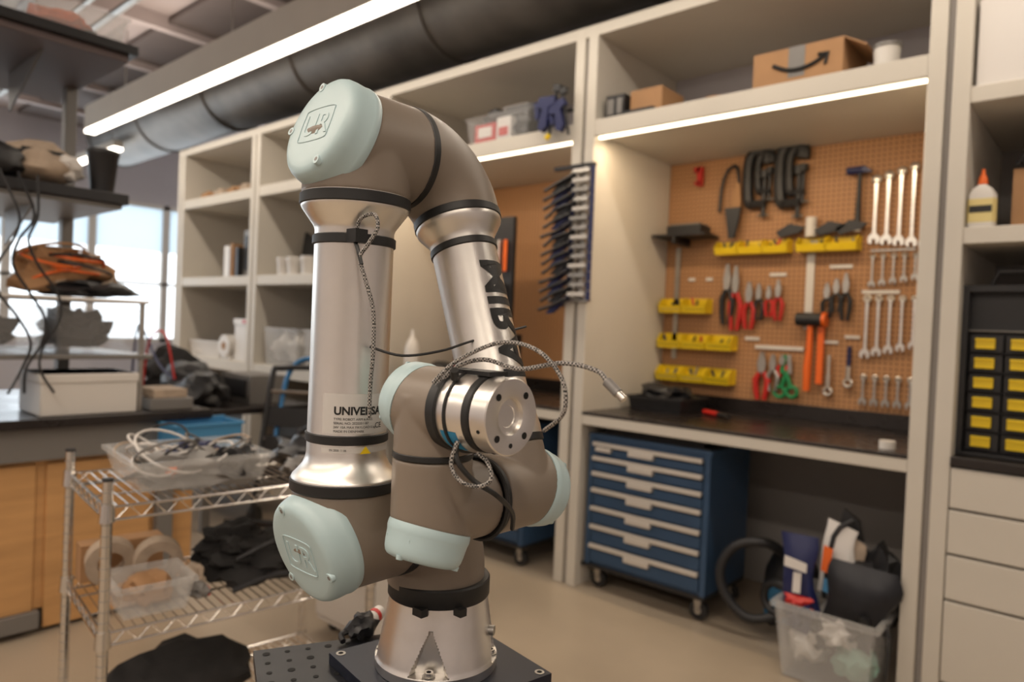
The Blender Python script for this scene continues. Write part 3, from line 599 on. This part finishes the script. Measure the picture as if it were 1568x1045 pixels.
b=B();b.T=CT;b.blob((.62,.25,.90),(.08,.15,.05),BLK,8,.6);b.blob((.55,.12,.885),(.05,.06,.03),GRYM,8,.6);b.done('cable_bundle')
b=B();b.T=CT;b.bin(.04,.22,.03,.20,.554,.64,CLEAR,.015);b.blob((.13,.12,.60),(.06,.06,.045),CARD,3,.4);b.done('small_clear_bin')
b=B();b.T=CT
for c,a in(((.08,.33,.622),0),((.19,.27,.622),1)):
    ax=V((0.15,1,.1));o=V(c)-V((0,.03,0));b.loft([b.ring(o,ax,.034,28),b.ring(o,ax,.064,28),b.ring(o+ax*.05,ax,.064,28),b.ring(o+ax*.05,ax,.034,28)],TAN,closed=True)
b.done('tape_rolls')
b=B();b.T=CT;b.box(.02,.24,.385,.45,.554,.66,CARD);b.done('cardboard_box')
b=B();b.T=CT;b.blob((.47,.2,.60),(.17,.15,.06),BLACKC,5,.5,4,2.0);b.blob((.42,.26,.645),(.10,.09,.05),BLACKC,9,.5,4,2);b.blob((.56,.15,.62),(.08,.08,.05),BLACKC,12,.5,4,2);b.tube([(.33,.05,.57),(.45,.03,.6),(.58,.05,.57),(.64,.12,.6),(.6,.2,.65)],.009,BLK,8,4);b.tube([(.36,.1,.64),(.42,.08,.67),(.5,.1,.68),(.56,.12,.66)],.008,BLK,8,4);b.done('black_bag')
b=B();b.T=CT;b.blob((.265,.10,.57),(.02,.03,.015),RED,3,.3);b.blob((.26,.17,.59),(.03,.05,.035),TAN,3,.5);b.blob((.255,.10,.575),(.025,.05,.02),GRYM,5,.5);b.done('work_gloves')
b=B();b.T=CT;b.blob((.22,.15,.30),(.2,.14,.11),BLACKC,2,.3);b.done('folded_cloth')
b=B();b.box(-2.6,-2.2,1.75,2.2,.05,.62,WHT);b.box(-2.59,-2.21,1.735,1.75,.08,.32,WHT);b.box(-2.59,-2.21,1.735,1.75,.34,.60,WHT)
for x in(-2.55,-2.25):
    for y in(1.8,2.15): b.cyl((x,y-.01,.025),(x,y+.01,.025),.025,BLK,seg=12)
b.done('white_drawer_unit',bevel=.004)
# ------------------------------------------------------------------ robot stand
RB=V((-.641,.599,.94)); DZ=-.020
b=B();L0=V((-.838,.47));w=V((.9,-.43));e=V((.43,.9))
def bp(a,c): q=L0+w*a+e*c; return V((q.x,q.y,0))
W_,E_=.34,.27
zt=.925+DZ
b.loft([[bp(*q)+V((0,0,z)) for q in((0,0),(W_,0),(W_,E_),(0,E_))] for z in(zt-.013,zt)],BLKM)
for i in range(13):
    for j in range(10):
        c=bp(.015+i*.026,.015+j*.026)+V((0,0,zt+.0002))
        b.cyl(c,c+V((0,0,.0003)),.0035 if (i+j)%3 else .0048,HOLE,seg=14)
b.T=Matrix.Translation(V((-.628,.601,0)))@Matrix.Rotation(math.radians(-10),4,'Z')
b.box(-.098,.098,-.10,.10,zt+.0005,zt+.0145,NAVYM)
for sx in(-1,1):
    for sy in(-1,1): b.cyl((sx*.088,sy*.089,zt+.0146),(sx*.088,sy*.089,zt+.0152),.006,STEELD,seg=16);b.cyl((sx*.088,sy*.089,zt+.0153),(sx*.088,sy*.089,zt+.0155),.0035,HOLE,seg=6)
b.T=Matrix.Identity(4)
b.cyl((-.62,.5,.03),(-.62,.5,zt-.013),.06,BLKM,seg=32);b.cyl((-.62,.5,0),(-.62,.5,.03),.2,BLKM,seg=40)
b.done('robot_mounting_stand',bevel=.001)
b=B();b.T=Matrix.Translation(V((-.775,.595,zt+.001)))@Matrix.Rotation(math.radians(100),4,'Z')@Matrix.Scale(.8,4)
b.blob((.0,0,.018),(.028,.022,.022),BLK,2,.4);b.cyl((.015,0,.022),(.05,.006,.026),.012,WHT,seg=14);b.cyl((.03,.003,.0235),(.038,.004,.0245),.0132,RED,seg=14);b.tube([(-.02,.01,.015),(-.035,.015,.012),(-.045,.0,.008)],.005,BLK,6,3);b.done('power_connector')
# ------------------------------------------------------------------ ROBOT ARM
root=bpy.data.objects.new('robot_arm',None);bpy.context.collection.objects.link(root);root.location=RB
X=V((1,0,0));Y=V((0,1,0));Z=V((0,0,1))
ph=math.radians(20);fd=V((math.sin(ph),0,-math.cos(ph)))
SH=V((0,-.138,.1625));EL=V((0,-.138,.5875));E2=V((0,-.007,.5875));W1=E2+fd*.392;W2=W1-Y*.126;W3=W2+Z*.100
BO=V((.007,.003,DZ+.0))
def base_r(z):
    pr=[(0,.0748),(.011,.0755),(.0125,.0748),(.016,.0732),(.05,.0665),(.084,.0608),(.088,.0608)]
    for (a,ra),(c,rc) in zip(pr,pr[1:]):
        if z<=c: return ra+(rc-ra)*(z-a)/(c-a)
    return pr[-1][1]
PK=[math.radians(-50+90*k) for k in range(4)]
b=B();rings=[];zs_=[0,.004,.011,.0122,.0123]+[.0123+.048*k/30 for k in range(1,31)]+[.064,.07,.08,.088];sg=288
for z in zs_:
    rg=[]
    for k in range(sg):
        an=2*math.pi*k/sg;r=base_r(z)
        if .01225<z<.0604:
            for pk in PK:
                d=(an-pk+math.pi)%(2*math.pi)-math.pi
                hw=.021*(1-(z-.0123)/.048)+.002
                if abs(d)<.6 and abs(math.sin(d)*r)<hw: r=min(r,.0585/math.cos(d))
        rg.append(BO+V((r*math.cos(an),r*math.sin(an),z)))
    rings.append(rg)
b.loft(rings,ALU2);b.done('base_casting',root,sharp=28)
b=B();b.rev(BO,Z,[(.087,.0615),(.089,.0628),(.108,.0628),(.110,.0612)],RUB,96)
for k in (-62,-20,110): 
    a=math.radians(k);b.box(BO.x+.0625*math.cos(a)-.008,BO.x+.0625*math.cos(a)+.008,BO.y+.0625*math.sin(a)-.006,BO.y+.0625*math.sin(a)+.004,BO.z+.081,BO.z+.09,RUB)
b.done('base_seal',root)
b=B()
for pk in PK:
    d=V((math.cos(pk),math.sin(pk),0));o=BO+d*.0675
    b.cyl(o+Z*.0124,o+Z*.0140,.0075,STEELD,seg=20);b.cyl(o+Z*.0140,o+Z*.0185,.0052,STEEL,seg=16);b.cyl(o+Z*.0185,o+Z*.0188,.003,HOLE,seg=6)
a=math.radians(28);d=V((math.cos(a),math.sin(a),0));b.cyl(BO+d*.066+Z*.048,BO+d*.073+Z*.048,.006,STEELD,seg=16)
b.done('base_bolts',root)
def quarter(c,d0,d1,R,r0,r1,seg=56,n=18,ext0=.0,ext1=.0):
    ce=c-d0*R+d1*R; rings=[]; bb=B(); nrm=d0.cross(d1).normalized()
    lst=[]
    if ext0: lst.append((c-d0*(R+ext0),d0,r0))
    for i in range(n+1):
        t=math.pi/2*i/n; P=ce+(-d1*math.cos(t)+d0*math.sin(t))*R; T=(d0*math.cos(t)+d1*math.sin(t)); lst.append((P,T,r0+(r1-r0)*i/n))
    if ext1: lst.append((c+d1*(R+ext1),d1,r1))
    for P,T,r in lst: rings.append(bb.ring(P,T,r,seg,u=nrm))
    return rings
b=B();b.loft(quarter(V((.004,0,.1625)),Z,-Y,.064,.0598,.058,ext0=.016),GREY);b.done('shoulder_housing',root)
def ringband(b,o,ax,h0,h1,r,m=RUB,bv=.001):
    b.rev(o,ax,[(h0,r-bv*1.2),(h0+bv,r),(h1-bv,r),(h1,r-bv*1.2)],m,80)
b=B();ringband(b,V((0,0,.1625)),-Y,.064,.076,.0585);b.done('shoulder_seal',root)
def joint(name,C,a,t,R,outl,fh,Rf,s0,slope,capdepth,vox=.002,lugs=(40,160,280)):
    g=B();u=a.cross(t).normalized();seg=96
    def s(tc): return s0+slope*tc
    r0=[];r1=[]
    for k in range(seg):
        an=2*math.pi*k/seg;cu=math.cos(an)*R;ct=math.sin(an)*R
        r0.append(C-a*outl+u*cu+t*ct);r1.append(C+a*s(ct)+u*cu+t*ct)
    g.loft([r0,r1],GREY)
    g.loft([g.ring(C-t*.01,t,Rf*.98,seg),g.ring(C+t*fh,t,Rf,seg)],GREY)
    g.done(name+'_housing',root,remesh=vox,smooth_it=7)
    c=B();nn=(a-t*slope).normalized();D=capdepth
    prof=[(-.0015,.90),(-.0015,1.010),(.001,1.022),(.005,1.024),(.0075,1.012),(.009,1.0),(D*.6,.975),(D*.78,.95),(D*.90,.91),(D*.97,.86),(D*1.0,.79),(D*1.012,.65),(D*1.02,.35),(D*1.02,.001)]
    rings=[]
    def rimpt(an,sc,off):
        cu=math.cos(an)*R;ct=math.sin(an)*R
        return C+a*s0+(u*cu+t*ct+a*(slope*ct))*sc+nn*off
    for off,sc in prof: rings.append([rimpt(2*math.pi*k/seg,sc,off) for k in range(seg)])
    c.loft(rings,CAP)
    tt=(t+a*slope).normalized()
    for ang in lugs:
        an=math.radians(ang);pp=rimpt(an,.83,0);rd=(rimpt(an,1,0)-rimpt(an,0,0)).normalized();wd=nn.cross(rd)
        c.loft([[pp+nn*(D*.9)+rd*(R*.11*math.cos(q))+wd*(R*.095*math.sin(q)) for q in [2*math.pi*k/24 for k in range(24)]],[pp+nn*(D*1.025)+rd*(R*.09*math.cos(q))+wd*(R*.075*math.sin(q)) for q in [2*math.pi*k/24 for k in range(24)]]],CAP)
        c.cyl(pp+nn*(D*1.025),pp+nn*(D*1.03),R*.04,GRYM,seg=14)
    return c,C+a*s0+nn*capdepth*1.02,u,tt,nn
def emboss(c,org,ex,ey,nn,size,txt='UR'):
    text_geo(c,txt,size,lambda x,y,z:org+ex*x+ey*(y-size*.35)+nn*(z+.0002),CAP,.0005,'CENTER')
    k=size*.62
    loop=[org+ex*(k*1.15*sx)+ey*(k*.85*sy)+nn*.0002 for sx,sy in((-1,-.6),(-1,.6),(-.8,1),(.8,1),(1,.6),(1,-.6),(.8,-1),(-.8,-1))]
    c.tube(loop,.0005,CAP,6,4,closed=True)
c,org,u,tt,nn=joint('lower_joint',SH,-Y,Z,.058,.062,.054,.0565,.020,.345,.034,lugs=(75,195,315));emboss(c,org,X,tt,nn,.036);c.done('lower_joint_cap',root)
c,org,u,tt,nn=joint('elbow_joint',EL,-Y,-Z,.058,.062,.056,.0575,.020,.345,.034,lugs=(60,180,250))
emboss(c,org,X,-tt,nn,.036);c.done('elbow_joint_cap',root)
b=B();ringband(b,EL,Y,.060,.069,.0588);b.done('elbow_seal',root)
A=V((0,-.138,0))
b=B();b.rev(A,Z,[(.218,.0575),(.229,.0575),(.2315,.0565),(.236,.052),(.243,.0465),(.250,.0435),(.256,.0425),(.494,.0422),(.498,.0435),(.503,.047),(.512,.0535),(.517,.0570),(.520,.0578),(.532,.0578)],ALU,128);b.done('upper_arm_tube',root)
b=B();ringband(b,A,Z,.2165,.2285,.0588);ringband(b,A,Z,.5195,.5315,.0592);ringband(b,A,Z,.268,.278,.0445);ringband(b,A,Z,.478,.4885,.0445)
b.box(.030,.046,-.170,-.155,.478,.492,RUB);b.done('upper_arm_seals',root)
b=B();r_=.0429
a0,a1=math.radians(-72),math.radians(52);n=30
b.add([A+V((r_*math.cos(a0+(a1-a0)*i/n),r_*math.sin(a0+(a1-a0)*i/n),z)) for z in(.280,.322) for i in range(n+1)],[(i,i+1,n+2+i,n+1+i) for i in range(n)],LABEL)
b.add([A+V((r_*math.cos(a0+(a1-a0)*i/n),r_*math.sin(a0+(a1-a0)*i/n),z)) for z in(.260,.2665) for i in range(n+1)],[(i,i+1,n+2+i,n+1+i) for i in range(n)],LABEL)
def wrap(a,z0,rr=.04325): return lambda x,y,z:A+V((rr*math.cos(math.radians(a)+x/rr),rr*math.sin(math.radians(a)+x/rr),z0+y))
text_geo(b,'UNIVERSAL ROBOTS',.0115,wrap(-55,.3005),INK,bold=.0004)
for i,tx in enumerate(['TYPE: ROBOT ARM 6 AXIS','SERIAL NO: 2020351187','24V 10A MAX PAYLOAD 5 kg','MADE IN DENMARK']): text_geo(b,tx,.0036,wrap(-55,.2945-.0042*i),INK)
text_geo(b,'CE',.008,wrap(5,.286),INK);text_geo(b,'SN 2020 11 06',.003,wrap(-60,.2622),INK)
b.add([A+V((.0450*math.cos(math.radians(q)),.0450*math.sin(math.radians(q)),z)) for q,z in((-18,.2595),(-2,.2595),(-10,.2675))],[(0,1,2)],YEL)
b.done('type_label',root,recentre=False)
b=B();b.loft(quarter(E2,Y,fd,.066,.0585,.0515),GREY);b.done('forearm_elbow',root)
LF=.392
b=B();b.rev(E2,fd,[(.064,.0515),(.078,.0515),(.081,.0505),(.088,.0455),(.095,.0405),(.100,.0385),(LF-.095,.0380),(LF-.09,.0385),(LF-.08,.041),(LF-.066,.0425),(LF-.05,.0425)],ALU,128);b.done('forearm_tube',root)
b=B();ringband(b,E2,fd,.065,.0755,.0528);ringband(b,E2,fd,.103,.112,.0402);ringband(b,E2,fd,LF-.056,LF-.047,.0430);b.done('forearm_seals',root)
tocam=(V((0,0,H))-(RB+E2+fd*.2));tocam=tocam-fd*tocam.dot(fd);tocam.normalize();sd=fd.cross(tocam).normalized()
if sd.dot(X)<0: sd=-sd
b=B()
def wf(x,y,z,rr=.0390):
    an=y/rr; return E2+fd*(.132+x)+ (tocam*math.cos(an)+sd*math.sin(an))*rr
text_geo(b,'MIRAI',.056,lambda x,y,z:wf(x,.055-y,z),INK,bold=.0018)
b.done('forearm_lettering',root)
c,org,u,tt,nn=joint('wrist_one',W1,Y,-fd,.0415,.052,.048,.0415,.026,.33,.028,.0018);c.done('wrist_one_cap',root)
b=B();ringband(b,W1,-Y,.052,.060,.0418);b.done('wrist_one_seal',root)
c,org,u,tt,nn=joint('wrist_two',W2,-Z,Y,.0390,.050,.064,.0395,.020,.33,.032,.0018);
c.tube([V((W2.x+sx*.016,W2.y-.0395,W2.z-.03+sz*.009)) for sx,sz in((-1,-1),(-1,1),(1,1),(1,-1))],.0005,CAP,6,closed=True)
c.done('wrist_two_cap',root)
b=B();ringband(b,W2,Z,.050,.0565,.0395);b.done('wrist_two_seal',root)
c,org,u,tt,nn=joint('wrist_three',W3,-X,-Z,.0380,.030,.046,.0388,.022,.25,.024,.0018);c.done('wrist_three_cap',root)
b=B();ringband(b,W3,X,.028,.040,.0392);ringband(b,W3,X,.070,.079,.0352)
b.box(W3.x+.038,W3.x+.082,W3.y-.012,W3.y+.012,W3.z+.0345,W3.z+.0385,RUB);b.done('wrist_three_seals',root)
b=B()
b.rev(W3,X,[(.038,.0362),(.041,.0368),(.066,.0368),(.070,.034),(.079,.0325),(.081,.0345),(.0985,.0345),(.0996,.0335),(.0996,.0200),(.0985,.0165),(.0945,.0158),(.0945,.010),(.0935,.0095),(.0935,.001)],ALU2,96)
for k in range(4):
    an=math.radians(45+90*k);q=W3+X*.0997+(Y*math.cos(an)+Z*math.sin(an))*.0255;b.cyl(q,q+X*.0003,.0032,HOLE,seg=18)
q=W3+X*.0997+(Z*-1)*.0255;b.cyl(q,q+X*.0003,.0022,HOLE,seg=14)
for an in(200,250,300,350,20):
    d=Y*math.cos(math.radians(an))+Z*math.sin(math.radians(an));q=W3+X*.0905+d*.034;b.cyl(q,q+d*.001,.0018,HOLE,seg=10)
b.done('tool_flange',root)
b=B()
def onw3(x,an,r=.0371): return W3+X*x+(Y*math.cos(math.radians(an))+Z*math.sin(math.radians(an)))*r
n=10
b.add([onw3(x,a) for x in(.044,.064) for a in[205+40*i/n for i in range(n+1)]],[(i,i+1,n+2+i,n+1+i) for i in range(n)],LBLUE)
b.done('flange_sticker',root)
b=B()
b.tube([(.040,-.165,.488),(.046,-.165,.502),(.062,-.160,.506),(.068,-.160,.492),(.060,-.165,.475),(.052,-.168,.462),(.058,-.165,.44),(.066,-.160,.41),(.069,-.160,.37),(.064,-.158,.335),(.060,-.155,.30)],.0021,BRAID,8,8)
b.tube([(.038,-.165,.48),(.048,-.168,.47),(.055,-.168,.455)],.0021,RUB,8,6)
b.tube([(.05,-.15,.372),(.072,-.125,.364),(.088,-.085,.370),(.092,-.04,.382),(.09,.05,.40)],.0014,RUB,8,6)
b.tube([(.168,-.168,.345),(.185,-.155,.366),(.222,-.140,.384),(.262,-.138,.380),(.288,-.135,.358),(.290,-.132,.330),(.262,-.122,.310)],.0019,BRAID,8,8)
b.tube([(.165,-.165,.338),(.180,-.150,.360),(.205,-.140,.368),(.24,-.133,.362),(.285,-.130,.370),(.318,-.128,.366),(.328,-.128,.358)],.0021,BRAID,8,8)
b.tube([(.20,-.165,.296),(.196,-.168,.276),(.205,-.165,.262),(.218,-.155,.258),(.228,-.150,.266),(.222,-.150,.280),(.212,-.152,.286)],.0019,BRAID,8,8)
b.tube([(.19,-.155,.30),(.200,-.165,.280),(.212,-.155,.262),(.225,-.14,.25),(.210,-.10,.225),(.19,-.075,.20)],.0024,RUB,8,8)
d=V((.8,0,-.6)).normalized();q=V((.328,-.128,.358));b.cyl(q,q+d*.014,.0042,GRYM,seg=14);b.cyl(q+d*.014,q+d*.021,.0032,STEEL,seg=12)
b.torus(V((.186,-.133,.319)),X,.0375,.0016,RUB,seg=40);b.cyl((.186,-.158,.35),(.19,-.163,.358),.004,RUB,seg=8)
b.torus(V((.134,-.068,.219)),Y,.0425,.0025,RUB,seg=40)
b.done('sensor_cables',root)
# ------------------------------------------------------------------ lights
w_=bpy.data.worlds.new('world');bpy.context.scene.world=w_;w_.use_nodes=True
bg=w_.node_tree.nodes['Background'];bg.inputs[0].default_value=(.88,.95,1,1);bg.inputs[1].default_value=2.6
def area(name,loc,rot,sx,sy,pw,col):
    l=bpy.data.lights.new(name,'AREA');l.shape='RECTANGLE';l.size=sx;l.size_y=sy;l.energy=pw;l.color=col
    o=bpy.data.objects.new(name,l);bpy.context.collection.objects.link(o);o.location=loc;o.rotation_euler=rot;return o
warm=(1,.86,.71)
area('ceiling_lamp_area',(-2.7,2.46,3.09),(0,0,0),10,.1,55,warm)
area('ceiling_lamp_area',(-2.7,-.6,3.09),(0,0,0),10,.12,90,warm)
area('ceiling_lamp_area',(-2.7,-2.6,3.09),(0,0,0),10,.12,80,warm)
area('added_ceiling_fill',(-3.5,-.6,3.38),(math.pi,0,0),9,.1,45,(1,.87,.76))  # fill lamp added to brighten the ceiling; the fixtures emit only downwards
area('added_ceiling_fill',(-5.0,2.4,3.38),(math.pi,0,0),5,.1,12,(1,.87,.76))  # second added fill, lifting the ceiling above the far bays
area('undershelf_lamp_area',(-1.38,3.06,2.33),(math.radians(12),0,0),1.4,.03,8,(1,.76,.50))
area('undershelf_lamp_area',(-3.05,3.06,2.33),(math.radians(12),0,0),1.4,.03,6,(1,.76,.50))
area('window_light',(-10.9,1.5,1.9),(0,math.radians(-90),0),2,8,75,(.84,.92,1))
